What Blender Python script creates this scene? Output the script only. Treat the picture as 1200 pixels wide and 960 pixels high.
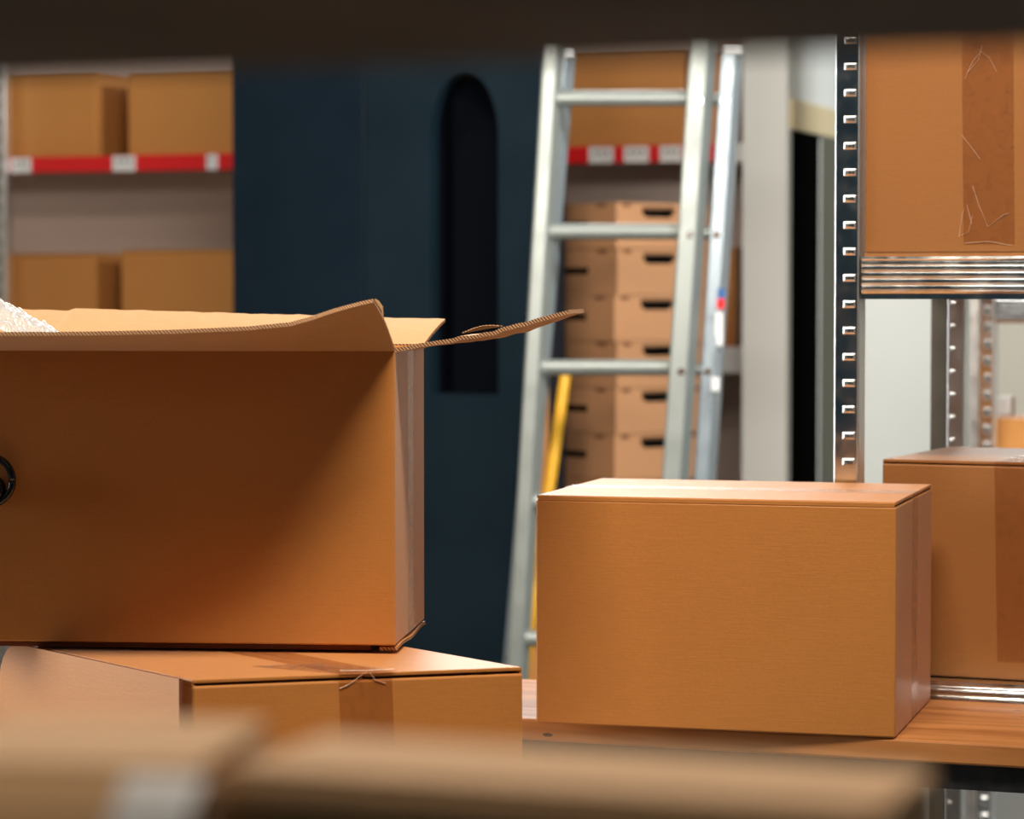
import bpy, bmesh, math, random
from mathutils import Vector, Matrix, noise

random.seed(7)
C = bpy.context.scene.collection
for o in list(bpy.data.objects):
    bpy.data.objects.remove(o)

# ------------------------------------------------------------------ camera, world, lights, exposure
F = 3300.0
CAMZ = 1.4
TH = math.atan(135 / F)
cam_d = bpy.data.cameras.new('camera')
cam = bpy.data.objects.new('camera', cam_d)
C.objects.link(cam)
cam.location = (0, 0, CAMZ)
cam.rotation_euler = (math.pi / 2 - TH, 0, 0)
cam_d.sensor_width = 36
cam_d.lens = F * 36 / 1200
cam_d.clip_start = 0.05
cam_d.dof.use_dof = True
cam_d.dof.focus_distance = 3.25
cam_d.dof.aperture_fstop = 5.6
bpy.context.scene.camera = cam

w = bpy.data.worlds.new('world')
bpy.context.scene.world = w
w.use_nodes = True
w.node_tree.nodes['Background'].inputs[0].default_value = (0.55, 0.62, 0.7, 1)
w.node_tree.nodes['Background'].inputs[1].default_value = 0.12

vs = bpy.context.scene.view_settings
vs.view_transform = 'Standard'
vs.look = 'None'
vs.gamma = 1
vs.use_curve_mapping = False
vs.exposure = 0.0


def area(name, loc, target, sx, sy, power, col):
    d = bpy.data.lights.new(name, 'AREA')
    d.shape = 'RECTANGLE'
    d.size = sx
    d.size_y = sy
    d.energy = power
    d.color = col
    o = bpy.data.objects.new(name, d)
    C.objects.link(o)
    o.location = loc
    o.rotation_euler = (Vector(target) - Vector(loc)).to_track_quat('-Z', 'Y').to_euler()
    return o


area('key_light', (0.22, 2.24, 3.2), (0.0, 3.3, 1.0), 1.1, 0.35, 84, (1.0, 0.87, 0.72))
area('aisle_light', (-0.9, 4.8, 3.3), (-0.5, 4.6, 0), 1.6, 0.4, 34, (1.0, 0.92, 0.82))
area('camera_side_light', (0.3, -1.0, 3.2), (0.1, 3.0, 1.2), 2.0, 0.6, 2.5, (1.0, 0.88, 0.74))
area('rear_light', (0.1, 3.9, 2.12), (0.0, 7.6, 1.5), 1.8, 0.25, 44, (1.0, 0.93, 0.84))  # added low light, unseen, to reach the panel under the rear shelf
area('corridor_light', (2.6, 4.3, 3.3), (1.8, 7.4, 1.9), 1.0, 0.5, 150, (0.97, 1.0, 0.99))
area('right_edge_fill', (2.95, 2.9, 1.7), (0.4, 3.5, 1.2), 0.8, 1.6, 2, (0.92, 0.97, 1.0))  # added fill for post edges and right faces; no window stands here
area('left_side_fill', (-3.4, 3.5, 1.5), (-0.4, 3.1, 0.95), 0.9, 1.2, 9, (0.92, 0.97, 1.0)).data.spread = math.radians(50)  # added fill from the left for post edge and lower box side
area('rear_sheen_fill', (0.2, 9.4, 3.5), (0.1, 3.3, 1.1), 3.4, 0.8, 350, (1.0, 0.97, 0.92))  # added unseen light from behind, gives box tops a pale sheen
area('back_wall_light', (3.4, 10.3, 3.4), (3.0, 12.6, 1.4), 3.0, 0.5, 90, (1.0, 0.99, 0.95))  # added unseen light, brightens the back wall mirrored in the post flange

# ------------------------------------------------------------------ geometry of the view
YAW = math.radians(20)
U = Vector((math.cos(YAW), -math.sin(YAW), 0))     # the racks run along U
V = Vector((math.sin(YAW), math.cos(YAW), 0))      # and are deep along V
ROT = -YAW


def ray(px, py):
    f = Vector((0, math.cos(TH), -math.sin(TH)))
    up = Vector((0, math.sin(TH), math.cos(TH)))
    return f + Vector((1, 0, 0)) * ((px - 600) / F) - up * ((py - 480) / F)


CAM = Vector((0, 0, CAMZ))


def at_y(px, py, y):
    d = ray(px, py)
    return CAM + d * (y / d.y)


def at_z(px, py, z):
    d = ray(px, py)
    return CAM + d * ((z - CAMZ) / d.z)


def at_c(px, py, c):
    d = ray(px, py)
    return CAM + d * (c / d.dot(V))


# ------------------------------------------------------------------ materials
def nodes(name):
    m = bpy.data.materials.new(name)
    m.use_nodes = True
    nt = m.node_tree
    return m, nt, nt.nodes, nt.links, nt.nodes['Principled BSDF']


def cardboard(name, col, var=0.04, lines=True, rough=0.44):
    m, nt, N, L, b = nodes(name)
    tc = N.new('ShaderNodeTexCoord')
    n1 = N.new('ShaderNodeTexNoise'); n1.inputs['Scale'].default_value = 260; n1.inputs['Detail'].default_value = 3
    n2 = N.new('ShaderNodeTexNoise'); n2.inputs['Scale'].default_value = 5; n2.inputs['Detail'].default_value = 4
    mp = N.new('ShaderNodeMapping'); mp.inputs['Scale'].default_value = (40, 40, 700)
    n3 = N.new('ShaderNodeTexNoise'); n3.inputs['Scale'].default_value = 1; n3.inputs['Detail'].default_value = 2
    L.new(tc.outputs['Object'], n1.inputs['Vector']); L.new(tc.outputs['Object'], n2.inputs['Vector'])
    L.new(tc.outputs['Object'], mp.inputs['Vector']); L.new(mp.outputs[0], n3.inputs['Vector'])
    a = N.new('ShaderNodeMath'); a.operation = 'ADD'; L.new(n1.outputs[0], a.inputs[0]); L.new(n2.outputs[0], a.inputs[1])
    a2 = N.new('ShaderNodeMath'); a2.operation = 'ADD'; L.new(a.outputs[0], a2.inputs[0]); L.new(n3.outputs[0], a2.inputs[1])
    r = N.new('ShaderNodeMapRange'); r.inputs[1].default_value = 1.0; r.inputs[2].default_value = 2.0
    r.inputs[3].default_value = 1 - var * 1.6; r.inputs[4].default_value = 1 + var * 1.6
    L.new(a2.outputs[0], r.inputs[0])
    mx = N.new('ShaderNodeVectorMath'); mx.operation = 'SCALE'; mx.inputs[0].default_value = col
    L.new(r.outputs[0], mx.inputs['Scale']); L.new(mx.outputs[0], b.inputs['Base Color'])
    b.inputs['Roughness'].default_value = rough
    b.inputs['Specular IOR Level'].default_value = 0.4
    b.inputs['Sheen Weight'].default_value = 0.08
    b.inputs['Sheen Roughness'].default_value = 0.35
    bp = N.new('ShaderNodeBump'); bp.inputs['Strength'].default_value = 0.12; bp.inputs['Distance'].default_value = 0.001
    L.new(a2.outputs[0], bp.inputs['Height']); L.new(bp.outputs[0], b.inputs['Normal'])
    return m


def flute_edge(name, a, bcol, axis=0, scale=150):
    """cut edge of corrugated board: open flutes between two liners"""
    m, nt, N, L, b = nodes(name)
    tc = N.new('ShaderNodeTexCoord')
    wv = N.new('ShaderNodeTexWave'); wv.bands_direction = 'DIAGONAL'; wv.inputs['Scale'].default_value = scale
    wv.inputs['Distortion'].default_value = 1.5
    L.new(tc.outputs['Object'], wv.inputs['Vector'])
    cr = N.new('ShaderNodeValToRGB'); cr.color_ramp.elements[0].position = 0.35; cr.color_ramp.elements[1].position = 0.6
    cr.color_ramp.elements[0].color = (*a, 1); cr.color_ramp.elements[1].color = (*bcol, 1)
    L.new(wv.outputs[0], cr.inputs[0]); L.new(cr.outputs[0], b.inputs['Base Color'])
    b.inputs['Roughness'].default_value = 0.9
    return m


def plain(name, col, rough=0.5, metal=0.0, var=0.0, vscale=20, spec=0.5, bump=0.0, stretch=(1, 1, 1)):
    m, nt, N, L, b = nodes(name)
    b.inputs['Base Color'].default_value = (*col, 1)
    b.inputs['Roughness'].default_value = rough
    b.inputs['Metallic'].default_value = metal
    b.inputs['Specular IOR Level'].default_value = spec
    tc = N.new('ShaderNodeTexCoord'); mp = N.new('ShaderNodeMapping'); mp.inputs['Scale'].default_value = stretch
    n = N.new('ShaderNodeTexNoise'); n.inputs['Scale'].default_value = vscale; n.inputs['Detail'].default_value = 4
    L.new(tc.outputs['Object'], mp.inputs[0]); L.new(mp.outputs[0], n.inputs['Vector'])
    if var:
        r = N.new('ShaderNodeMapRange'); r.inputs[1].default_value = 0.3; r.inputs[2].default_value = 0.7
        r.inputs[3].default_value = 1 - var; r.inputs[4].default_value = 1 + var
        L.new(n.outputs[0], r.inputs[0])
        mx = N.new('ShaderNodeVectorMath'); mx.operation = 'SCALE'; mx.inputs[0].default_value = col
        L.new(r.outputs[0], mx.inputs['Scale']); L.new(mx.outputs[0], b.inputs['Base Color'])
        rr = N.new('ShaderNodeMapRange'); rr.inputs[1].default_value = 0.3; rr.inputs[2].default_value = 0.7
        rr.inputs[3].default_value = max(0.02, rough - 0.08); rr.inputs[4].default_value = rough + 0.08
        L.new(n.outputs[0], rr.inputs[0]); L.new(rr.outputs[0], b.inputs['Roughness'])
    if bump:
        bp = N.new('ShaderNodeBump'); bp.inputs['Strength'].default_value = bump; bp.inputs['Distance'].default_value = 0.002
        L.new(n.outputs[0], bp.inputs['Height']); L.new(bp.outputs[0], b.inputs['Normal'])
    return m


def wood_mat():
    m, nt, N, L, b = nodes('beech_wood')
    tc = N.new('ShaderNodeTexCoord'); mp = N.new('ShaderNodeMapping'); mp.inputs['Scale'].default_value = (1.2, 14, 14)
    n = N.new('ShaderNodeTexNoise'); n.inputs['Scale'].default_value = 2.2; n.inputs['Detail'].default_value = 6
    n.inputs['Distortion'].default_value = 0.6
    L.new(tc.outputs['Object'], mp.inputs[0]); L.new(mp.outputs[0], n.inputs['Vector'])
    cr = N.new('ShaderNodeValToRGB')
    cr.color_ramp.elements[0].position = 0.35; cr.color_ramp.elements[0].color = (0.36, 0.13, 0.035, 1)
    cr.color_ramp.elements[1].position = 0.66; cr.color_ramp.elements[1].color = (0.62, 0.27, 0.09, 1)
    L.new(n.outputs[0], cr.inputs[0])
    sp = N.new('ShaderNodeMapping'); sp.inputs['Scale'].default_value = (9, 26, 26)
    v = N.new('ShaderNodeTexVoronoi'); v.inputs['Scale'].default_value = 1.0
    L.new(tc.outputs['Object'], sp.inputs[0]); L.new(sp.outputs[0], v.inputs['Vector'])
    lt = N.new('ShaderNodeMath'); lt.operation = 'LESS_THAN'; lt.inputs[1].default_value = 0.07
    L.new(v.outputs['Distance'], lt.inputs[0])
    mx = N.new('ShaderNodeMix'); mx.data_type = 'RGBA'; mx.inputs['B'].default_value = (0.03, 0.015, 0.01, 1)
    L.new(cr.outputs[0], mx.inputs['A']); L.new(lt.outputs[0], mx.inputs['Factor']); L.new(mx.outputs['Result'], b.inputs['Base Color'])
    b.inputs['Roughness'].default_value = 0.38
    return m


def tape_mat(name, tint, gloss=0.16, rough=0.16):
    m = bpy.data.materials.new(name); m.use_nodes = True
    nt = m.node_tree; N = nt.nodes; L = nt.links; N.clear()
    out = N.new('ShaderNodeOutputMaterial'); t = N.new('ShaderNodeBsdfTransparent'); t.inputs[0].default_value = (*tint, 1)
    g = N.new('ShaderNodeBsdfGlossy'); g.inputs['Roughness'].default_value = rough
    mix = N.new('ShaderNodeMixShader')
    lw = N.new('ShaderNodeLayerWeight'); lw.inputs[0].default_value = 0.5
    pw = N.new('ShaderNodeMath'); pw.operation = 'POWER'; pw.inputs[1].default_value = 4; L.new(lw.outputs['Facing'], pw.inputs[0])
    fr = N.new('ShaderNodeMath'); fr.operation = 'MULTIPLY_ADD'; fr.inputs[1].default_value = 0.28; fr.inputs[2].default_value = 0.04; L.new(pw.outputs[0], fr.inputs[0])
    ad = N.new('ShaderNodeMath'); ad.operation = 'ADD'; ad.use_clamp = True
    n = N.new('ShaderNodeTexNoise'); n.inputs['Scale'].default_value = 45; n.inputs['Detail'].default_value = 5; n.inputs['Distortion'].default_value = 1.5
    tc = N.new('ShaderNodeTexCoord'); L.new(tc.outputs['Object'], n.inputs['Vector'])
    mr = N.new('ShaderNodeMapRange'); mr.inputs[1].default_value = 0.45; mr.inputs[2].default_value = 0.75
    mr.inputs[3].default_value = 0.0; mr.inputs[4].default_value = gloss
    L.new(n.outputs[0], mr.inputs[0]); L.new(fr.outputs[0], ad.inputs[0]); L.new(mr.outputs[0], ad.inputs[1])
    bp = N.new('ShaderNodeBump'); bp.inputs['Strength'].default_value = 0.5; bp.inputs['Distance'].default_value = 0.004
    L.new(n.outputs[0], bp.inputs['Height']); L.new(bp.outputs[0], g.inputs['Normal'])
    L.new(ad.outputs[0], mix.inputs[0]); L.new(t.outputs[0], mix.inputs[1]); L.new(g.outputs[0], mix.inputs[2])
    L.new(mix.outputs[0], out.inputs[0])
    return m


K1 = cardboard('kraft_cardboard', (0.54, 0.215, 0.052))
K2 = cardboard('kraft_cardboard_shaded', (0.33, 0.135, 0.040))  # kraft darkened in colour for shelf shade and weaker light on rack boxes
K3 = cardboard('kraft_cardboard_far', (0.56, 0.235, 0.060), var=0.03)
K4 = cardboard('kraft_cardboard_crate', (0.50, 0.25, 0.12), var=0.03)
KIN = cardboard('kraft_cardboard_inside', (0.58, 0.34, 0.155), rough=0.8)
KFG = cardboard('kraft_cardboard_pale', (0.68, 0.40, 0.185), rough=0.85)
EDGE = flute_edge('corrugated_cut_edge', (0.10, 0.03, 0.015), (0.62, 0.36, 0.18))
SEAM = plain('seam_edge', (0.16, 0.05, 0.02), 0.9)
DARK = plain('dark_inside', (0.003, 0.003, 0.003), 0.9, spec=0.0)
TAPE = tape_mat('brown_clear_tape', (0.90, 0.83, 0.78), 0.10)
TAPEC = tape_mat('clear_tape', (0.985, 0.97, 0.96), 0.22, 0.3)
GALV = plain('galvanised_steel', (0.78, 0.82, 0.84), 0.17, 1.0, var=0.03, vscale=30)
GALVD = plain('galvanised_steel_dull', (0.48, 0.46, 0.44), 0.42, 1.0, var=0.05, vscale=25)
ALU = plain('aluminium', (0.25, 0.275, 0.26), 0.42, 0.4, var=0.03, vscale=15)
ALUR = plain('aluminium_blue_tone', (0.26, 0.31, 0.35), 0.35, 0.5, var=0.03, vscale=15)
BLUEW = plain('blue_wall_paint', (0.07, 0.14, 0.20), 0.8)
RIM = plain('punched_rim', (0.85, 0.87, 0.88), 0.38, 1.0)
GREYM = plain('grey_steel', (0.16, 0.15, 0.12), 0.5, 0.4, var=0.1, vscale=20)
BLUE = plain('dark_blue_paint', (0.0055, 0.014, 0.024), 0.42, 0, var=0.08, vscale=4, spec=0.15)
BLUE2 = plain('dark_blue_paint_satin', (0.0075, 0.018, 0.027), 0.36, 0, var=0.08, vscale=4, spec=0.18)
NAVY = plain('recess_shade_navy', (0.0015, 0.003, 0.007), 0.8, spec=0.1)  # near-black colour puts the shade into the cabinet recess
RED = plain('red_enamel', (0.80, 0.01, 0.015), 0.35)
WHITE = plain('white_label', (0.85, 0.85, 0.85), 0.4)
INK = plain('printed_ink', (0.03, 0.03, 0.04), 0.5)
WALLW = plain('white_wall_paint', (0.74, 0.76, 0.74), 0.7, 0, var=0.015, vscale=3)
WALLG = plain('light_grey_wall_paint', (0.52, 0.54, 0.52), 0.7, 0, var=0.015, vscale=3)
WALLB = plain('beige_wall_paint', (0.60, 0.56, 0.47), 0.8, 0, var=0.02, vscale=3)
CREAM = plain('cream_frame_paint', (0.70, 0.58, 0.36), 0.6)
OLIVE = plain('grey_green_jamb_shade', (0.10, 0.10, 0.075), 0.6)
BACKP = plain('grey_back_panel', (0.66, 0.53, 0.47), 0.5, 0.0, var=0.03, vscale=3)
FLOORM = plain('concrete_floor', (0.17, 0.165, 0.155), 0.55, 0, var=0.12, vscale=6)
CEIL = plain('ceiling_paint', (0.05, 0.065, 0.075), 0.9)
DSTEEL = plain('dark_steel', (0.022, 0.024, 0.028), 0.45, 0.3, var=0.3, vscale=60)
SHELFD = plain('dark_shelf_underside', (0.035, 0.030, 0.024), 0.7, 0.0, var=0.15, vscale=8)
WOOD = wood_mat()
YEL = plain('yellow_paint', (0.95, 0.50, 0.015), 0.35)
BLKP = plain('black_gloss_plastic', (0.008, 0.010, 0.014), 0.10, 0, spec=0.7)
BLKC = plain('black_rubber', (0.006, 0.006, 0.006), 0.6)
PALW = plain('pale_pallet_wood', (0.45, 0.33, 0.2), 0.8, var=0.15, vscale=10, stretch=(1, 8, 8))
BLUL = plain('blue_print', (0.02, 0.12, 0.35), 0.4)


def bubble_mat():
    m, nt, N, L, b = nodes('bubble_film')
    b.inputs['Base Color'].default_value = (0.74, 0.76, 0.78, 1)
    b.inputs['Roughness'].default_value = 0.12
    b.inputs['Specular IOR Level'].default_value = 0.9
    b.inputs['Alpha'].default_value = 0.45
    b.inputs['Coat Weight'].default_value = 0.6
    return m


BUB = bubble_mat()


# ------------------------------------------------------------------ mesh helpers
class MB:
    def __init__(s):
        s.v = []; s.f = []; s.mi = []

    def add(s, vs, fs, mi=0):
        n = len(s.v); s.v += [Vector(p) for p in vs]
        for f in fs:
            s.f.append([i + n for i in f]); s.mi.append(mi)
        return s

    def box(s, a, b, mi=0, skip=()):
        x0, y0, z0 = a; x1, y1, z1 = b
        vs = [(x0, y0, z0), (x1, y0, z0), (x1, y1, z0), (x0, y1, z0), (x0, y0, z1), (x1, y0, z1), (x1, y1, z1), (x0, y1, z1)]
        fs = {'b': (0, 3, 2, 1), 't': (4, 5, 6, 7), 'f': (0, 1, 5, 4), 'r': (1, 2, 6, 5), 'k': (2, 3, 7, 6), 'l': (3, 0, 4, 7)}
        return s.add(vs, [fs[k] for k in fs if k not in skip], mi)

    def tube(s, p0, p1, r0, r1=None, n=16, mi=0):
        p0 = Vector(p0); p1 = Vector(p1); r1 = r0 if r1 is None else r1
        d = (p1 - p0).normalized(); a = d.orthogonal().normalized(); b = d.cross(a)
        vs = [p + (a * math.cos(t) + b * math.sin(t)) * r for p, r in ((p0, r0), (p1, r1)) for t in [2 * math.pi * i / n for i in range(n)]]
        fs = [(i, (i + 1) % n, n + (i + 1) % n, n + i) for i in range(n)] + [tuple(range(n - 1, -1, -1)), tuple(range(n, 2 * n))]
        return s.add(vs, fs, mi)

    def path(s, pts, r, n=10, mi=0):
        pts = [Vector(p) for p in pts]; rings = []
        up = Vector((0.13, 0.2, 0.97))
        for i, p in enumerate(pts):
            d = (pts[min(i + 1, len(pts) - 1)] - pts[max(i - 1, 0)]).normalized()
            a = d.cross(up).normalized(); b = d.cross(a)
            rings += [p + (a * math.cos(2 * math.pi * k / n) + b * math.sin(2 * math.pi * k / n)) * r for k in range(n)]
        fs = []
        for i in range(len(pts) - 1):
            for k in range(n):
                fs.append((i * n + k, i * n + (k + 1) % n, (i + 1) * n + (k + 1) % n, (i + 1) * n + k))
        fs += [tuple(range(n - 1, -1, -1)), tuple(range((len(pts) - 1) * n, len(pts) * n))]
        return s.add(rings, fs, mi)

    def prism(s, prof, p0, p1, mi=0):
        """horizontal profile (x,y pairs) swept from p0 to p1"""
        n = len(prof); p0 = Vector(p0); p1 = Vector(p1)
        vs = [p + Vector((x, y, 0)) for p in (p0, p1) for x, y in prof]
        fs = [(i, (i + 1) % n, n + (i + 1) % n, n + i) for i in range(n)] + [tuple(range(n - 1, -1, -1)), tuple(range(n, 2 * n))]
        return s.add(vs, fs, mi)

    def sheet(s, fn, nu, nv, th, mi=0, mi_in=0, mi_edge=1):
        """fn(a,b) -> point, a,b in 0..1; thickened along its normal"""
        P = [[Vector(fn(i / nu, j / nv)) for j in range(nv + 1)] for i in range(nu + 1)]
        Nn = []
        for i in range(nu + 1):
            row = []
            for j in range(nv + 1):
                du = P[min(i + 1, nu)][j] - P[max(i - 1, 0)][j]; dv = P[i][min(j + 1, nv)] - P[i][max(j - 1, 0)]
                row.append(du.cross(dv).normalized())
            Nn.append(row)
        w_ = nv + 1
        top = [P[i][j] + Nn[i][j] * th / 2 for i in range(nu + 1) for j in range(w_)]
        bot = [P[i][j] - Nn[i][j] * th / 2 for i in range(nu + 1) for j in range(w_)]
        q = lambda i, j: i * w_ + j
        s.add(top, [(q(i, j), q(i + 1, j), q(i + 1, j + 1), q(i, j + 1)) for i in range(nu) for j in range(nv)], mi)
        s.add(bot, [(q(i, j), q(i, j + 1), q(i + 1, j + 1), q(i + 1, j)) for i in range(nu) for j in range(nv)], mi_in)
        ring = [q(i, 0) for i in range(nu + 1)] + [q(nu, j) for j in range(1, w_)] + [q(i, nv) for i in range(nu - 1, -1, -1)] + [q(0, j) for j in range(nv - 1, 0, -1)]
        vs = [top[k] for k in ring] + [bot[k] for k in ring]; m_ = len(ring)
        s.add(vs, [(k, m_ + k, m_ + (k + 1) % m_, (k + 1) % m_) for k in range(m_)], mi_edge)
        return s

    def build(s, name, mats, parent=None, bevel=0, smooth=False, xf=None, segs=2):
        if not isinstance(mats, (list, tuple)): mats = [mats]
        me = bpy.data.meshes.new(name)
        me.from_pydata([tuple(p) for p in s.v], [], s.f)
        for m in mats: me.materials.append(m)
        for p, k in zip(me.polygons, s.mi): p.material_index = min(k, len(mats) - 1)
        bm = bmesh.new(); bm.from_mesh(me)
        bmesh.ops.remove_doubles(bm, verts=bm.verts, dist=1e-6)
        if bevel:
            es = [e for e in bm.edges if e.is_manifold and e.calc_face_angle(0) > 0.7]
            bmesh.ops.bevel(bm, geom=es, offset=bevel, segments=segs, affect='EDGES', profile=0.5)
        bmesh.ops.recalc_face_normals(bm, faces=bm.faces)
        if xf: bmesh.ops.transform(bm, matrix=xf, verts=bm.verts)
        bm.to_mesh(me); bm.free()
        if smooth:
            for p in me.polygons: p.use_smooth = True
        o = bpy.data.objects.new(name, me); C.objects.link(o)
        if parent: o.parent = parent
        return o


def tag(o, label, cat, group=None, kind=None):
    o['label'] = label; o['category'] = cat
    if group: o['group'] = group
    if kind: o['kind'] = kind
    return o


def struct(o):
    o['kind'] = 'structure'
    return o


def thing(name, label, cat, loc, rz=0, group=None):
    o = bpy.data.objects.new(name, None); C.objects.link(o); o.empty_display_size = 0.05
    o.location = loc; o.rotation_euler = (0, 0, rz)
    return tag(o, label, cat, group)


# ------------------------------------------------------------------ the setting
struct(MB().box((-5, -3, -0.1), (6, 13, 0)).build('floor', FLOORM))
struct(MB().box((-5, -3, 3.6), (6, 13, 3.7)).build('ceiling', CEIL))
struct(MB().box((-5, 12.9, 0), (6, 13, 3.6)).build('wall_back', WALLB))
struct(MB().box((-5.1, -3, 0), (-5, 13, 3.6)).build('wall_left', WALLB))
struct(MB().box((6, -3, 0), (6.1, 13, 3.6)).build('wall_right', WALLB))
struct(MB().box((-5, -3.1, 0), (6, -3, 3.6)).build('wall_front', BLUEW))


def local(p):  # empty matrix helper for structure aligned to the racks
    return Matrix.Translation(p) @ Matrix.Rotation(ROT, 4, 'Z')


# wall seen end-on, its side pierced by a dark doorway
wp = at_y(870, 345, 7.2); wp.z = 0
wid = (at_c(922, 345, wp.dot(V)) - at_c(870, 345, wp.dot(V))).length
WU0 = wp.dot(U)


def side_t(px):
    """how far back along the wall's right face a pixel column lies"""
    o = wp + U * wid
    k = (px - 600) / F
    return (k * o.y - o.x) / (V.x - k * V.y)


t1, t2 = side_t(926.5), side_t(961)
mb = MB()
dz = at_c(925, 150, wp.dot(V)).z
mb.box((0, 0, 0), (wid, t1, 3.6)).box((0, t2, 0), (wid, 3.0, 3.6)).box((0, t1, dz), (wid, t2, 3.6))
struct(mb.build('wall_middle', WALLW, xf=local(wp)))
fr = MB()
fr.box((wid, t1 - 0.02, dz), (wid + 0.008, t2 + 0.6, dz + 0.075))
struct(fr.build('trim_1', CREAM, xf=local(wp)))
struct(MB().box((wid, t2, 0), (wid + 0.008, t2 + 0.8, dz)).build('trim_2', OLIVE, xf=local(wp)))  # dark olive sheet paints shade on jamb and wall past the doorway
dk = MB().box((wid * 0.2, t1 + 0.001, 0.0), (wid - 0.004, t2 - 0.001, dz - 0.001))  # black block painted as the unlit space inside the doorway
struct(dk.build('doorway_dark_1', DARK, xf=local(wp)))

# broad white column behind the right rack
cp = at_y(1004, 345, 6.6); cp.z = 0
cw = (at_c(1099, 345, cp.dot(V)) - at_c(1004, 345, cp.dot(V))).length
struct(MB().box((0, 0, 0), (cw, 0.3, 3.6)).build('wall_column', WALLG, xf=local(cp)))

# dark blue partition with a tall rounded recess
PC = 6.35
pl = at_c(273, 345, PC); pr = at_c(634, 345, PC)
PW = (pr - pl).length
pl0 = Vector((pl.x, pl.y, 0))
part_t = thing('partition_cabinet', 'tall dark blue cabinet panel with a round-topped black recess, left of the ladder', 'cabinet', pl0, ROT)


def pu(px): return (at_c(px, 345, PC) - pl).dot(U)
def pz(px, py): return at_c(px, py, PC).z


xs, xa, xb = pu(428), pu(505), pu(584)
zt, zb = pz(545, 84), pz(545, 462)
PH = 2.25
MB().box((0, 0, 0), (xs - 0.002, 0.05, PH)).build('side_panel', BLUE, part_t, bevel=0.002)
fp = MB()
n = 20
xc = (xa + xb) / 2; rx = (xb - xa) / 2; rz_ = rx * 1.8
pts = [(xa, zb)] + [(xc - rx * math.cos(math.pi * i / n), zt - rz_ + rz_ * math.sin(math.pi * i / n)) for i in range(n + 1)] + [(xb, zb)]
fp.box((xs + 0.002, 0.0, 0), (PW, 0.05, zb)); fp.box((xs + 0.002, 0, zb), (xa, 0.05, PH)); fp.box((xb, 0, zb), (PW, 0.05, PH))
for (x0, z0), (x1, z1) in zip(pts[1:-1], pts[2:-1]):
    fp.add([(x0, 0, z0), (x1, 0, z1), (x1, 0, PH), (x0, 0, PH), (x0, 0.05, z0), (x1, 0.05, z1), (x1, 0.05, PH), (x0, 0.05, PH)],
           [(0, 1, 2, 3), (0, 4, 5, 1), (4, 7, 6, 5)])
fp.build('front_panel', BLUE2, part_t)
MB().box((xa - 0.03, 0.15, zb - 0.02), (xb + 0.03, 0.16, zt + 0.03)).box((xa - 0.03, 0.05, zb - 0.02), (xa, 0.15, zt + 0.03)).box(
    (xb, 0.05, zb - 0.02), (xb + 0.03, 0.15, zt + 0.03)).box((xa, 0.05, zt), (xb, 0.15, zt + 0.03)).box((xa, 0.05, zb - 0.02), (xb, 0.15, zb)).build('recess', NAVY, part_t)
MB().box((0, 0.05, 0), (0.02, 0.18, PH)).box((PW - 0.02, 0.05, 0), (PW, 0.18, PH)).box((0, 0.05, PH - 0.02), (PW, 0.18, PH)).box((0, 0.16, 0), (PW, 0.18, PH)).build('carcass', BLUE, part_t)


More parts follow.
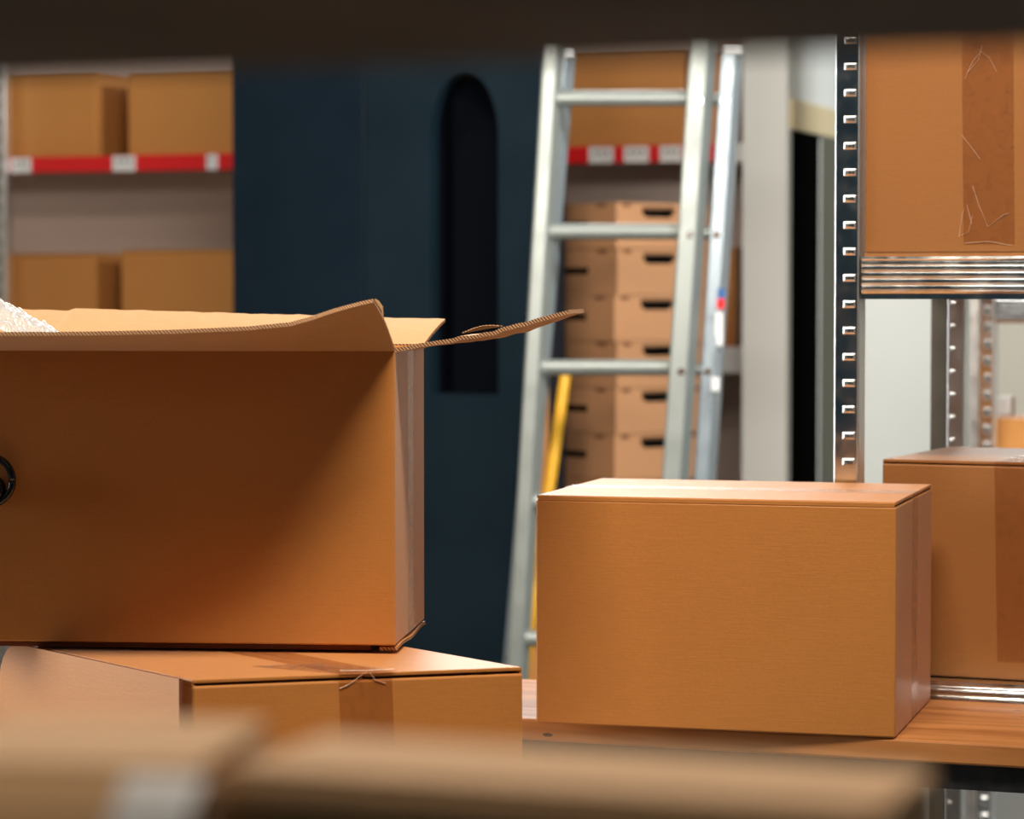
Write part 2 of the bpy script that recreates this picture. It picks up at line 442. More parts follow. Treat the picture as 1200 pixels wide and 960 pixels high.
# ------------------------------------------------------------------ cartons
def carton(label, p, rz, W, D, H, axis='x', mat=K1, tape=TAPE, tw=0.062, group=None, shear=0.0, gap=0.0018, tape_drop=0.09, tape_at=0.5, tape_on=True, name='cardboard_box', tape_full=False, th=0.004):
    """p: front left bottom corner.  axis: the way the top seam runs"""
    c = Vector(p) + Matrix.Rotation(rz, 3, 'Z') @ Vector((W / 2 + shear * D / 2, D / 2, 0))
    t = thing(name, label, 'box', c, rz, group)
    off = Matrix.Translation((-W / 2 - shear * D / 2, -D / 2, 0))
    sh = Matrix.Identity(4); sh[0][1] = shear
    xf = off @ sh
    hb = H - th - gap
    MB().box((0, 0, 0), (W, D, hb), skip=()).build('body', [mat], t, bevel=0.0022, xf=xf)
    e = 0.0012
    for k in (0, 1):
        m = MB()
        if axis == 'x':
            y0, y1 = (0.0006, D * tape_at - e) if k == 0 else (D * tape_at + e, D - 0.0006)
            m.box((0.001, y0, H - th), (W - 0.001, y1, H))
            # the hinge: liner wraps from the wall over the edge
            yy = 0.0 if k == 0 else D
            m.box((0.002, min(yy, yy + (1 if k == 0 else -1) * 0.003), hb - 0.001), (W - 0.002, max(yy, yy + (1 if k == 0 else -1) * 0.003), H - 0.001))
        else:
            x0, x1 = (0.0006, W * tape_at - e) if k == 0 else (W * tape_at + e, W - 0.0006)
            m.box((x0, 0.001, H - th), (x1, D - 0.001, H))
            xx = 0.0 if k == 0 else W
            s_ = 1 if k == 0 else -1
            m.box((min(xx, xx + s_ * 0.003), 0.002, hb - 0.001), (max(xx, xx + s_ * 0.003), D - 0.002, H - 0.001))
        m.build('top_flap', [mat], t, bevel=0.0009, xf=xf)
    g = 0.008
    MB().box((g, g, hb - 0.001), (W - g, D - g, H - th + 0.0005)).build('inner_flap', [SEAM], t, xf=xf)
    if tape_on:
        o = 0.0006
        m = MB()
        if axis == 'x':
            y0 = D * tape_at - tw / 2; y1 = y0 + tw
            prof = [(-o, H - tape_drop), (-o, H + o), (W + o, H + o), (W + o, 0 if tape_full else H - tape_drop)]
            for (xa_, za), (xb_, zb_) in zip(prof, prof[1:]):
                m.add([(xa_, y0, za), (xa_, y1, za), (xb_, y1, zb_), (xb_, y0, zb_)], [(0, 1, 2, 3)])
        else:
            x0 = W * tape_at - tw / 2; x1 = x0 + tw
            prof = [(-o, 0 if tape_full else H - tape_drop), (-o, H + o), (D + o, H + o), (D + o, H - tape_drop)]
            k = 0
            for (ya_, za), (yb_, zb_) in zip(prof, prof[1:]):
                dx = 0.006 if k == 0 else 0
                m.add([(x0 + dx, ya_, za), (x1 + dx, ya_, za), (x1, yb_, zb_), (x0, yb_, zb_)], [(0, 1, 2, 3)])
                k += 1
        m.build('tape', [tape], t, xf=xf)
    return t


# ------------------------------------------------------------------ perforated steel posts, ridged beams
def post(parent, p, height, W=0.036, dep=0.035, sp=0.0338, mat=GALV, name='post', zoff=0.0, hx=(0.34, 0.92), hh=0.0095, zmin=0.0):
    """p: front left bottom in the parent's frame"""
    m = MB(); n_ = int(height / sp)
    xs_ = [0, W * hx[0], W * hx[1], W]; b = 0.0024
    for k in range(n_):
        z0 = k * sp + zoff; zz = [z0, z0 + sp / 2 - hh / 2, z0 + sp / 2 + hh / 2, z0 + sp]
        for i in range(3):
            for j in range(3):
                if i == 1 and j == 1: continue
                m.add([(xs_[i], 0, zz[j]), (xs_[i + 1], 0, zz[j]), (xs_[i + 1], 0, zz[j + 1]), (xs_[i], 0, zz[j + 1])], [(0, 1, 2, 3)])
        A = [(xs_[1], 0, zz[1]), (xs_[2], 0, zz[1]), (xs_[2], 0, zz[2]), (xs_[1], 0, zz[2])]
        B = [(xs_[1] + b, -0.0016, zz[1] + b), (xs_[2] - b, -0.0012, zz[1] + b), (xs_[2] - b, -0.0012, zz[2] - b), (xs_[1] + b, -0.0012, zz[2] - b)]
        D_ = [(x, 0.006, z) for x, y, z in B]
        m.add(A + B + D_, [(i, (i + 1) % 4, 4 + (i + 1) % 4, 4 + i) for i in range(4)] + [(4 + i, 4 + (i + 1) % 4, 8 + (i + 1) % 4, 8 + i) for i in range(4)], 1)
    zt_ = n_ * sp + zoff
    r = 0.0028   # rounded corners either side and the flanges
    for sgn, x0 in ((-1, 0), (1, W)):
        arc = [(x0 + sgn * r * math.sin(a), r - r * math.cos(a)) for a in [math.pi / 2 * i / 5 for i in range(6)]] + [(x0 + sgn * r, dep)]
        for (xa_, ya_), (xb_, yb_) in zip(arc, arc[1:]):
            m.add([(xa_, ya_, zoff), (xb_, yb_, zoff), (xb_, yb_, zt_), (xa_, ya_, zt_)], [(0, 1, 2, 3)], 1)
    m.box((0.002, 0.02, zoff), (W - 0.002, 0.022, zt_))
    o = m.build(name, [mat, RIM], parent)
    o.location = p
    return o


def ridged_beam(parent, x0, x1, y, ztop, H=0.055, mat=GALV, n=5, name='beam'):
    m = MB(); prof = [(0.03, 0), (0.0, 0), (-0.001, -0.003)]
    z = -0.006; per = (H - 0.012) / n
    for k in range(n):
        for i in range(8):
            a = 2 * math.pi * i / 8
            prof.append((0.0005 - 0.0045 * (0.5 - 0.5 * math.cos(a)), z - per * i / 8))
        z -= per
    prof += [(0, -H + 0.004), (0.0, -H), (0.03, -H)]
    vs_ = [(x, y + a, ztop + b) for x in (x0, x1) for a, b in prof]; n_ = len(prof)
    m.add(vs_, [(i, i + 1, n_ + i + 1, n_ + i) for i in range(n_ - 1)])
    m.box((x0, y + 0.03, ztop - H), (x1, y + 0.032, ztop))
    return m.build(name, mat, parent, smooth=False)


# ------------------------------------------------------------------ right rack
RC = 3.60
pf = at_c(979.5, 345, RC); rack0 = Vector((pf.x, pf.y, 0))
rack = thing('storage_rack', 'galvanised steel rack with perforated post and ridged beams, right of the ladder', 'rack', rack0, ROT)
ztop = at_c(1010, 301, RC).z
zlow = at_c(1110, 799, RC).z
# align the holes with the photo: a hole sits at y=140
zh = at_c(993, 140, RC).z
sp = 0.0343
zo = (zh - sp / 2) % sp
post(rack, (0, 0, 0), 2.3, W=0.0285, sp=sp, zoff=zo)
post(rack, (0.030, 0.60, 0), 2.3, W=0.021, sp=sp, zoff=zo, mat=GALVD, hx=(0.1, 0.5), hh=0.006)
MB().box((0.003, 0.60, 0), (0.026, 0.61, 2.3)).build('post_flange', GREYM, rack)
post(rack, (1.05, 0, 0), 2.3, W=0.030, sp=sp, zoff=zo)
post(rack, (1.05, 0.60, 0), 2.3, W=0.036, sp=sp, zoff=zo, mat=GALVD)
for zz in (ztop, zlow):
    ridged_beam(rack, 0.034, 1.045, 0.001, zz)
    MB().box((0.034, 0.034, zz - 0.02), (1.045, 0.6, zz - 0.002)).build('shelf', GALVD, rack)
    ridged_beam(rack, 0.034, 1.045, 0.601, zz, mat=GALVD)
for zz in (2.25,):
    MB().box((0.034, 0.0, zz), (1.045, 0.6, zz + 0.03)).build('shelf', GALVD, rack)
for z_ in (ztop - 0.04, 0.3):
    MB().box((0.004, 0.036, z_), (0.024, 0.6, z_ + 0.03)).build('side_brace', GALVD, rack)

# the box on the upper shelf
bl = at_c(1013, 345, RC + 0.008); bl.z = ztop + 0.005
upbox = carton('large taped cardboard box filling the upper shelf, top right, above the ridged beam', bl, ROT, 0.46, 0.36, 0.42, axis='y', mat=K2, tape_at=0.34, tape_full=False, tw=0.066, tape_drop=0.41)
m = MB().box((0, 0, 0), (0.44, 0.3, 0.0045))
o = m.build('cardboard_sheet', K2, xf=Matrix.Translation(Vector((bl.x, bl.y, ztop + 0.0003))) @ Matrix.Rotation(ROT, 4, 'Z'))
tag(o, 'thin flat cardboard sheet under the box on the upper shelf', 'cardboard sheet')

# the box on the lower shelf
RY = math.radians(24)
rl = at_c(1034, 538, RC + 0.05); rtop = rl.z
rlz = Vector((rl.x, rl.y, zlow + 0.0005))
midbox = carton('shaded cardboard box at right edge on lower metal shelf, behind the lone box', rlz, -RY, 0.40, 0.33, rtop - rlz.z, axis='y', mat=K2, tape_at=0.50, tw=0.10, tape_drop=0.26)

CREASE = plain('tape_crease_glint', (0.62, 0.42, 0.30), 0.3)  # pale strands draw the tape's creases and its bright highlight streaks


def creases(parent, lines, c, rad=0.0003):
    bpy.context.view_layer.update()
    iv = parent.matrix_world.inverted()
    for ln in lines:
        pts = [at_c(x, y, c) - V * 0.0008 for x, y in ln]
        MB().path(pts, rad, 6).build('tape_crease_glint', CREASE, parent, xf=iv)


creases(upbox, [[(1131, 92), (1140, 72), (1150, 60), (1160, 68), (1168, 84)], [(1135, 84), (1147, 70), (1151, 52)], [(1124, 278), (1128, 250), (1133, 240), (1139, 262)], [(1126, 276), (1135, 272), (1140, 252)],
            [(1127, 158), (1138, 172), (1149, 187)], [(1140, 218), (1147, 240), (1158, 266), (1176, 252), (1182, 250)], [(1130, 285), (1160, 283), (1186, 288)]], RC + 0.008)

creases(midbox, [[(1179, 546), (1183, 556), (1190, 565), (1201, 575)], [(1172, 545), (1169, 541)], [(1182, 604), (1190, 598), (1201, 590)]], RC + 0.048, 0.0008)

# ------------------------------------------------------------------ workbench and the lone box on it
BC = 3.256
bz = at_c(1052, 866, BC).z
b0 = at_c(330, 345, BC); b0.z = 0
bench = thing('workbench', 'orange-brown wooden workbench with dark steel frame, under the lone cardboard box', 'workbench', b0, ROT)
BL = 1.35; BD = RC - BC - 0.008
MB().box((0, 0, bz - 0.027), (BL, BD, bz)).build('bench_top', WOOD, bench, bevel=0.003)
MB().box((0.0, 0.012, bz - 0.058), (BL, 0.04, bz - 0.0275)).box((0.0, BD - 0.04, bz - 0.058), (BL, BD - 0.012, bz - 0.0275)).box((0.0, 0.04, bz - 0.058), (0.03, BD - 0.04, bz - 0.0275)).box(
    (BL - 0.03, 0.04, bz - 0.058), (BL, BD - 0.04, bz - 0.0275)).build('frame', DSTEEL, bench, bevel=0.001)
for lx in (0.03, BL - 0.07):
    for ly in (0.02, BD - 0.06):
        MB().box((lx, ly, 0), (lx + 0.035, ly + 0.035, bz - 0.058)).build('leg', DSTEEL, bench, bevel=0.002)

fl = at_z(628, 848, bz); fr_ = at_z(1049, 866, bz)
ryaw = math.atan2(fr_.y - fl.y, fr_.x - fl.x)
carton('closed cardboard box standing alone on the wooden bench, its long side facing us', fl + Vector((0, 0, 0.0005)), ryaw, (fr_ - fl).length, 0.326, 0.279, axis='x', mat=K1, tw=0.05, tape=TAPEC, tape_full=True, tape_at=0.5)

# ------------------------------------------------------------------ packing table, lower box, open box
ZT = 1.0          # top of the lower box
LB_H = 0.205
tb = thing('packing_table', 'wooden packing table under the two stacked boxes at left', 'table', (-0.9, 2.72, 0), math.radians(0))
MB().box((0, 0, ZT - LB_H - 0.03), (1.0, 0.8, ZT - LB_H)).build('table_top', PALW, tb, bevel=0.003)
for lx in (0.02, 0.93):
    for ly in (0.02, 0.73):
        MB().box((lx, ly, 0), (lx + 0.05, ly + 0.05, ZT - LB_H - 0.03)).build('leg', DSTEEL, tb)

A = at_z(613, 782, ZT); B = at_z(226, 797, ZT)
d = A - B; lyaw = math.atan2(d.y, d.x); LW = d.length
dep = Vector((-0.6, 0.8, 0)); R = Matrix.Rotation(-lyaw, 3, 'Z')
dl = R @ dep
LD = 0.35 * dl.y; shear = dl.x / dl.y
lb = carton('taped cardboard box lying under the open box, lower left', Vector((B.x, B.y, ZT - LB_H)), lyaw, LW, LD, LB_H, axis='y', mat=K1, tape_at=(at_z(429, 790, ZT) - B).dot(d.normalized()) / LW, tw=0.058, shear=shear, tape_drop=0.15, th=0.004, gap=0.003)
# side panel standing a little clear of the box, with a rounded far top corner
inv = Matrix.Rotation(-lyaw, 4, 'Z') @ Matrix.Translation(-Vector(lb.location))


def side(a, b):
    L_ = 0.415
    p = Vector((B.x, B.y, 0)) + dep * (a * L_) + Vector((-0.0105, -0.002, 0)) + dep * 0.004
    top = ZT + 0.001
    tt = a * L_
    if tt > 0.365: top -= 0.065 * (1 - math.sqrt(max(0, 1 - ((tt - 0.365) / 0.05) ** 2)))
    p.z = (ZT - LB_H) + (top - (ZT - LB_H)) * b
    return p


MB().sheet(side, 60, 6, 0.004).build('side_panel', [K1, SEAM], lb, xf=inv)
# raised wrinkled tape end and packing tape fibres on top
tp = [Vector((LW * 0.52 + random.uniform(-.02, .02) - LW / 2 - shear * LD / 2, -LD / 2 + 0.0, 0)) for _ in range(3)]
wr = MB()


def wrinkle(a, b):
    x = (a - 0.5) * 0.066; y = -0.003 + b * 0.085
    z = 0.001 + 0.002 * max(0, noise.noise(Vector((a * 5, b * 4, 3.1)))) + 0.002 * b * (1 - b) * 4 * a
    tx = (at_z(429, 790, ZT) - B).dot(d.normalized())
    return Vector((tx - LW / 2 - shear * LD / 2 + x - y * 0.9, -LD / 2 + y, LB_H + z))


wr.sheet(wrinkle, 14, 14, 0.0004, 0, 0, 0).build('tape_wrinkle', [TAPEC], lb)

bpy.context.view_layer.update()
ivl = lb.matrix_world.inverted()
nrm = Vector((d.y, -d.x, 0)).normalized()


def on_front(px, py):
    rr = ray(px, py); k = (A + nrm * 0.0008 - CAM).dot(nrm) / rr.dot(nrm)
    return CAM + rr * k


for ln in ([(432, 785), (420, 794), (408, 803), (398, 807)], [(399, 786), (430, 786), (462, 784)], [(432, 785), (436, 792), (440, 797), (452, 801)]):
    MB().path([on_front(*q) for q in ln], 0.0004, 6).build('tape_crease_glint', CREASE, lb, xf=ivl)

# open box
OZ = ZT + 0.0095
f0 = at_z(463, 757, OZ); fl0 = at_z(0, 754, OZ)
oyaw = math.radians(-5.5)
OW, OD = 0.60, 0.256
ztp = at_y(465, 410, f0.y).z
OH = ztp - OZ
org = f0 - Matrix.Rotation(oyaw, 3, 'Z') @ Vector((OW, 0, 0))
ob = thing('open_cardboard_box', 'large open cardboard box with raised flaps, holding bubble wrap, upper left', 'box', org, oyaw)
T = 0.004
m = MB()
m.box((0, 0, 0), (OW, T, OH), skip=('t',)).box((0, OD - T, 0), (OW, OD, OH), skip=('t',)).box((0, T, 0), (T, OD - T, OH), skip=('t',)).box((OW - T, T, 0), (OW, OD - T, OH), skip=('t',)).box((0, 0, 0), (OW, OD, 0.005))
m = MB()
out = [(0, 0), (OW, 0), (OW, OD), (0, OD)]; inn = [(T, T), (OW - T, T), (OW - T, OD - T), (T, OD - T)]
vv = [(x, y, 0) for x, y in out] + [(x, y, OH) for x, y in out] + [(x, y, 0.006) for x, y in inn] + [(x, y, OH) for x, y in inn]
m.add(vv, [(3, 2, 1, 0)] + [(i, (i + 1) % 4, 4 + (i + 1) % 4, 4 + i) for i in range(4)] + [(4 + i, 4 + (i + 1) % 4, 12 + (i + 1) % 4, 12 + i) for i in range(4)] +
      [(12 + i, 12 + (i + 1) % 4, 8 + (i + 1) % 4, 8 + i) for i in range(4)] + [(8, 9, 10, 11)])
m.build('body', [K1], ob, bevel=0.0016)
MB().add([(OW + 0.0006, OD / 2 - 0.024, 0.0), (OW + 0.0006, OD / 2 + 0.024, 0.0), (OW + 0.0006, OD / 2 + 0.024, OH), (OW + 0.0006, OD / 2 - 0.024, OH)], [(0, 1, 2, 3)]).build('tape', [TAPEC], ob)
# loose bottom flap edge showing along the right lower edge
MB().sheet(lambda a, b: Vector((0.03 + (OW - 0.06) * a, 0.012 + 0.1 * b, -0.0045)), 8, 4, 0.005).build('bottom_flap', [SEAM], ob)  # inset flap coloured dark to deepen the shadow gap under the box
MB().sheet(lambda a, b: Vector((OW - 0.018 + 0.020 * a, 0.004 + (OD - 0.008) * b, -0.004 + 0.0015 * math.sin(b * 9))), 4, 24, 0.0035).build('bottom_flap', [K1, EDGE], ob)

FLP = 0.15


def ss(x): x = max(0, min(1, x)); return x * x * (3 - 2 * x)


def lcl(px, py, y):
    p = at_y(px, py, y) - Vector(org)
    return Matrix.Rotation(-oyaw, 3, 'Z') @ p


# outer edge of the front flap follows the photographed edge
edge_px = [(-240, 392), (0, 389.5), (100, 389), (200, 387), (290, 383), (340, 378), (365, 371), (395, 361), (425, 353), (440, 350)]


def front_flap(a, b):
    hx = OW * a
    hp = Vector((hx, 0.0015, OH))
    # target pixel column of this strip's outer end
    wpx = lcl_to_px(hx)
    ex = wpx - 25 * ss((wpx - 300) / 160)
    ey = None
    for (x0, y0), (x1, y1) in zip(edge_px, edge_px[1:]):
        if x0 <= ex <= x1 + 0.01:
            ey = y0 + (y1 - y0) * (ex - x0) / (x1 - x0); break
    if ey is None: ey = edge_px[0][1] if ex < edge_px[0][0] else edge_px[-1][1]
    yd = f0.y - FLP * 0.97 + 0.035 * ss((wpx - 330) / 120)
    op = lcl(ex, ey + 2.0, yd)
    p = hp.lerp(op, b)
    p.z += 0.006 * math.sin(b * math.pi) * ss((wpx - 300) / 100)
    return p


def lcl_to_px(hx):
    p = Matrix.Rotation(oyaw, 3, 'Z') @ Vector((hx, 0, 0)) + Vector(org)
    return 600 + F * p.x / p.y


MB().sheet(front_flap, 90, 10, 0.0042).build('front_flap', [KIN, EDGE], ob)
for p_ in ob.children[-1].data.polygons: pass


def back_flap(a, b):
    hx = OW * a
    hp = Vector((hx, OD - 0.001, OH))
    z = 0.046 - 0.017 * a + 0.0015 * noise.noise(Vector((a * 30, 0, 0)))
    if a < 0.245: z -= 0.003 * ss((0.245 - a) * 60)
    return hp + Vector((0.012 * b * ss((a - .9) * 10), 0.115 * b, z * b + 0.002 * math.sin(b * 3.14)))


MB().sheet(back_flap, 70, 6, 0.004).build('back_flap', [KIN, EDGE], ob)


def right_flap(a, b):
    y = 0.004 + (OD - 0.01) * a
    x = 0.192 * b
    z = 0.043 * (b ** 0.85) - 0.006 * math.sin(b * math.pi) + 0.0025 * noise.noise(Vector((b * 14, a * 3, 0.4))) * (1 if 0.3 < b < 0.8 else 0.3)
    z -= 0.004 * a * math.sin(b * math.pi) ** 2
    return Vector((OW + x, y + 0.006 * b, OH - 0.001 + z))


MB().sheet(right_flap, 12, 40, 0.0046).build('right_flap', [KIN, EDGE], ob)
# torn liner curl on the right flap's near edge
MB().sheet(lambda a, b: Vector((OW + 0.075 + 0.045 * a, 0.002 - 0.003 * b, OH + 0.0185 + 0.008 * a + 0.004 * b * math.sin(a * math.pi))), 10, 4, 0.001).build('torn_liner', [KIN, EDGE], ob)
MB().sheet(lambda a, b: Vector((-0.15 * b, 0.004 + (OD - 0.01) * a, OH + 0.03 * b)), 6, 8, 0.004).build('left_flap', [KIN, EDGE], ob)
# frayed strands at the corner of the front flap
fc = lcl(439, 352, f0.y - 0.095)
fr = MB()
for k in range(5):
    q = fc + Vector((0.001 * k, 0, 0.001 - 0.0015 * k)); fr.path([q, q + Vector((0.004, 0, -0.002 - 0.001 * k)), q + Vector((0.009 - 0.001 * k, 0, -0.009 - 0.001 * k))], 0.0007, 6)
fr.build('frayed_edge', [KIN], ob)
# black grip ring at left on the front
rc = lcl(-12, 563, f0.y + 0.033)
ring = MB()
pp = [Vector((rc.x + 0.026 * math.cos(a), rc.y, rc.z + 0.0265 * math.sin(a))) for a in [2 * math.pi * i / 40 for i in range(41)]]
ring.path(pp, 0.0042, 14)
h_ = ring.build('carry_handle', BLKP, ob, smooth=True); h_['label'] = 'glossy black ring handle'
kb = MB()
sv = []
nr, ns = 14, 20
for i in range(nr + 1):
    for j in range(ns):
        a = math.pi * i / nr; b = 2 * math.pi * j / ns
        sv.append((rc.x + 0.003 + 0.015 * math.sin(a) * math.cos(b), rc.y + 0.004 + 0.010 * math.sin(a) * math.sin(b), rc.z - 0.011 + 0.0165 * math.cos(a)))
kb.add(sv, [(i * ns + j, i * ns + (j + 1) % ns, (i + 1) * ns + (j + 1) % ns, (i + 1) * ns + j) for i in range(nr) for j in range(ns)])
kb.build('handle_hub', BLKP, h_, smooth=True)

# bubble wrap in the open box
bw0 = at_y(-60, 300, f0.y + 0.10)
bwm = MB()
BX, BY = 60, 40
cx0 = at_y(0, 345, f0.y + 0.12).x


def bw(a, b):
    x = cx0 - 0.14 + 0.24 * a; y = f0.y + 0.085 + 0.15 * b
    zt0 = at_y(0, 352, f0.y + 0.12).z; zr = at_y(72, 392, f0.y + 0.12).z
    px = 600 + F * x / y
    base = zt0 + (zr - zt0) * (px / 72.0) ** 1.0 if px > 0 else zt0 - 0.00008 * px
    base = min(base, zt0 + 0.03)
    if b < 0.35: base -= 0.03 * (0.35 - b) / 0.35
    z = base - 0.004 + 0.006 * noise.noise(Vector((a * 9, b * 7, 0))) + 0.004 * noise.noise(Vector((a * 23, b * 19, 5)))
    # hexagonal bubbles
    s_ = 0.0095
    j = math.floor(y / (s_ * 0.87)); best = 1
    for jj in (j, j + 1):
        for ii in (math.floor(x / s_) - 1, math.floor(x / s_), math.floor(x / s_) + 1):
            qx = (ii + 0.5 * (jj % 2)) * s_; qy = jj * s_ * 0.87
            best = min(best, math.hypot(x - qx, y - qy) / (s_ * 0.47))
    if best < 1: z += 0.0032 * math.sqrt(1 - best * best)
    return Vector((x, y, z))


bo = bwm.sheet(bw, 170, 130, 0.0006, 0, 0, 0).build('bubble_wrap', BUB, smooth=True)
tag(bo, 'clear bubble wrap poking out of the open box at the left edge', 'bubble wrap')
# cargo that carries the bubble wrap
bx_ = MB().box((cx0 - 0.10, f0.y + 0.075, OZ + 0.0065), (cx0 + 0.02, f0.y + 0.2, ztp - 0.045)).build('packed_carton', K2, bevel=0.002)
tag(bx_, 'small carton packed inside the open box beneath the bubble wrap', 'box')

# ------------------------------------------------------------------ ladder
lad0 = at_y(665, 480, 5.8); lad0.z = 0
lad = thing('extension_ladder', 'silver aluminium extension ladder leaning between the dark cabinet and white wall', 'ladder', lad0)
I = Matrix.Translation(-lad0)


def LDep(y): return 5.9 - 0.15 * (y - 60) / 1110


def lx(y): return 645 - 0.058 * (y - 60)
def rx_(y): return 819 - 0.0640 * (y - 60)


def zfloor(fx, dd):
    lo, hi = 900, 1400
    for _ in range(40):
        mid = (lo + hi) / 2
        if at_y(fx(mid), mid, LDep(mid) + dd).z > 0: lo = mid
        else: hi = mid
    return lo


def rail(fx, ytop, dd, wd, dp, mat, nm='rail', off=0):
    yb = zfloor(fx, dd)
    p0 = at_y(fx(yb) + off, yb, LDep(yb) + dd); p1 = at_y(fx(ytop) + off, ytop, LDep(ytop) + dd)
    p0.z = max(p0.z, 0.0)
    h = wd / 2; l = 0.006; k = dp
    sk = dp * 0.36
    prof = [(-h, 0), (-h + 0.004, -0.003), (h - 0.004, -0.003), (h, 0), (h + sk, k), (h - 0.004 + sk, k + 0.002), (-h + 0.004 + sk, k + 0.002), (-h + sk, k)]
    return MB().prism(prof, p0, p1).build(nm, mat, lad, xf=I), p0, p1


rail(lx, -160, 0, 0.031, 0.040, ALU)
rail(rx_, -160, 0, 0.040, 0.055, ALU)
_, q0, q1 = rail(lambda y: lx(y) + 12 - 0.024 * (y - 60), 62, 0.075, 0.030, 0.05, ALUR)
_, s0, s1 = rail(lambda y: rx_(y) + 35, 58, 0.075, 0.033, 0.05, ALUR)
for q in (q1, s1):
    MB().box((q.x - 0.012, q.y - 0.006, q.z - 0.008), (q.x + 0.028, q.y + 0.056, q.z + 0.016)).build('end_cap', WHITE, lad, xf=I, bevel=0.004)
ys = [-42, 114, 271, 431, 589, 750, 912, 1076]
for y in ys:
    a = at_y(lx(y) - 2, y, LDep(y)) + Vector((0, 0.028, 0)); b = at_y(rx_(y) + 2, y, LDep(y)) + Vector((0, 0.028, 0))
    MB().tube(a, b, 0.0165, n=20).build('rung', ALU, lad, xf=I, smooth=False)
    # flared ring at the left joint and rivets on the right rails
    dirv = (b - a).normalized()
    MB().tube(a + dirv * 0.014, a + dirv * 0.034, 0.021, 0.019, n=20).build('rung_collar', ALU, lad, xf=I)
    if y > 0:
        for px_, dd in ((rx_(y) + 3, 0), (rx_(y) + 34, 0.075)):
            c_ = at_y(px_, y + 4, LDep(y) + dd)
            MB().tube(c_ + Vector((0, -0.008, 0)), c_ + Vector((0, 0.004, 0)), 0.008, 0.0095, n=14).build('rivet', GALV, lad, xf=I)
    if -50 < y < 1100 and y > 60:
        a2 = at_y(lx(y) + 20, y + 2, LDep(y) + 0.075) + Vector((0, 0.02, 0)); b2 = at_y(rx_(y) + 34, y + 2, LDep(y) + 0.075) + Vector((0, 0.02, 0))
        MB().tube(a2, b2, 0.0135, n=16).build('rear_rung', ALU, lad, xf=I)
for (ya, yb, mt) in ((338, 350, BLUL), (350, 362, RED), (366, 405, WHITE), (412, 440, ALUR), (442, 458, WHITE)):
    yy = (ya + yb) / 2
    xo = rx_(yy) + 40
    p0 = at_y(xo, yb, LDep(yy) + 0.0705); p1 = at_y(xo + 9, ya, LDep(yy) + 0.0705)
    MB().box((p0.x, p0.y, p0.z), (p1.x, p0.y + 0.001, p1.z)).build('sticker', mt, lad, xf=I)

# ------------------------------------------------------------------ back rack along the rear
KC = 7.25
k0 = at_c(-260, 345, KC); k0.z = 0
kx = lambda px, dy=0: (at_c(px, 345, KC + dy) - Vector((k0.x, k0.y, 0))).dot(U)
brack = thing('back_rack', 'rear shelving rack with a red label beam and grey back panel', 'rack', k0, ROT)
zr_ = at_c(200, 181, KC).z
zr2 = 1.262
KXE = WU0 - k0.dot(U) - 0.012
ridg = [(zr_, RED), (zr2, RED)]
for zz, mt in ridg:
    MB().box((0.0, 0.0, zz - 0.046), (KXE - 0.0, 0.03, zz)).build('beam', mt, brack, bevel=0.003)
for zz in (2.42, zr_, zr2, 0.62, 0.12):
    MB().box((0.0, 0.031, zz - 0.03), (KXE, 0.405, zz - 0.003)).build('shelf', GALVD, brack)
MB().box((0.0, 0.41, 0.05), (KXE, 0.42, 2.5)).build('back_panel', BACKP, brack)
for x_ in (kx(-250), kx(0), KXE - 0.045):
    post(brack, (x_, -0.032, 0), 2.5, W=0.036, sp=0.05, mat=GALVD, hx=(0.3, 0.8), hh=0.014)
for z_, hh_ in ((zr_, 0.05), (zr2, 0.07)):
    MB().box((KXE - 0.13, -0.036, z_ - hh_), (KXE - 0.022, -0.033, z_ + 0.0)).build('bracket', WHITE, brack)
# label tickets on the red beam
for (xa_, xb_) in ((15, 38), (133, 160), (243, 256), (690, 719), (731, 760), (773, 799)):
    a_ = kx(xa_); b_ = kx(xb_)
    lab = MB().box((a_, -0.003, zr_ - 0.046), (b_, -0.0005, zr_ - 0.002)).build('shelf_label', WHITE, brack, bevel=0.001)
    nn = 3 if b_ - a_ > 0.04 else 1
    ii = MB()
    for q in range(nn):
        xx = a_ + (b_ - a_) * (0.22 + 0.25 * q)
        ii.box((xx, -0.0036, zr_ - 0.022), (xx + (b_ - a_) * 0.1, -0.0031, zr_ - 0.012))
    ii.build('print', INK, lab)


def backbox(label, pa, pb, ztop_px, zshelf, c, mat=K3, depth=0.34, grp=None, axis='y', rz=ROT):
    a_ = at_c(pa, ztop_px, KC + c); b_ = at_c(pb, ztop_px, KC + c)
    H = a_.z - zshelf
    return carton(label, (a_.x, a_.y, zshelf), rz, (b_ - a_).length, depth, H, axis=axis, mat=mat, group=grp, tape_on=False)


G = 'cartons on the back rack'
backbox('cardboard box on red shelf at far upper left, beside the dark gap', -140, 112, 90, zr_, 0.04, grp=G)
backbox('cardboard box on red shelf touching the dark blue cabinet, upper left', 150, 285, 84, zr_, 0.02, grp=G)
backbox('dim cardboard box on lower rear shelf at the far left edge', -140, 112, 298, zr2, 0.04, grp=G)
backbox('cardboard box on lower rear shelf beside the dark blue cabinet', 142, 285, 293, zr2, 0.02, grp=G)
backbox('cardboard box on red shelf seen between the ladder rails', 640, 803, 60, zr_, 0.03, grp=G)
backbox('cardboard box on red shelf right of the ladder, by the white wall', 815, 862, 60, zr_, 0.03, grp=G)
backbox('cardboard box on lower rear shelf right of the ladder, by the white wall', 815, 862, 290, zr2, 0.03, grp=G)

# ------------------------------------------------------------------ stack of handled crates
CH = 0.1135; CS = 0.30
cy = 6.87
corner = at_y(722, 345, cy); ca = math.radians(38)
ztopc = at_y(722, 236, cy).z


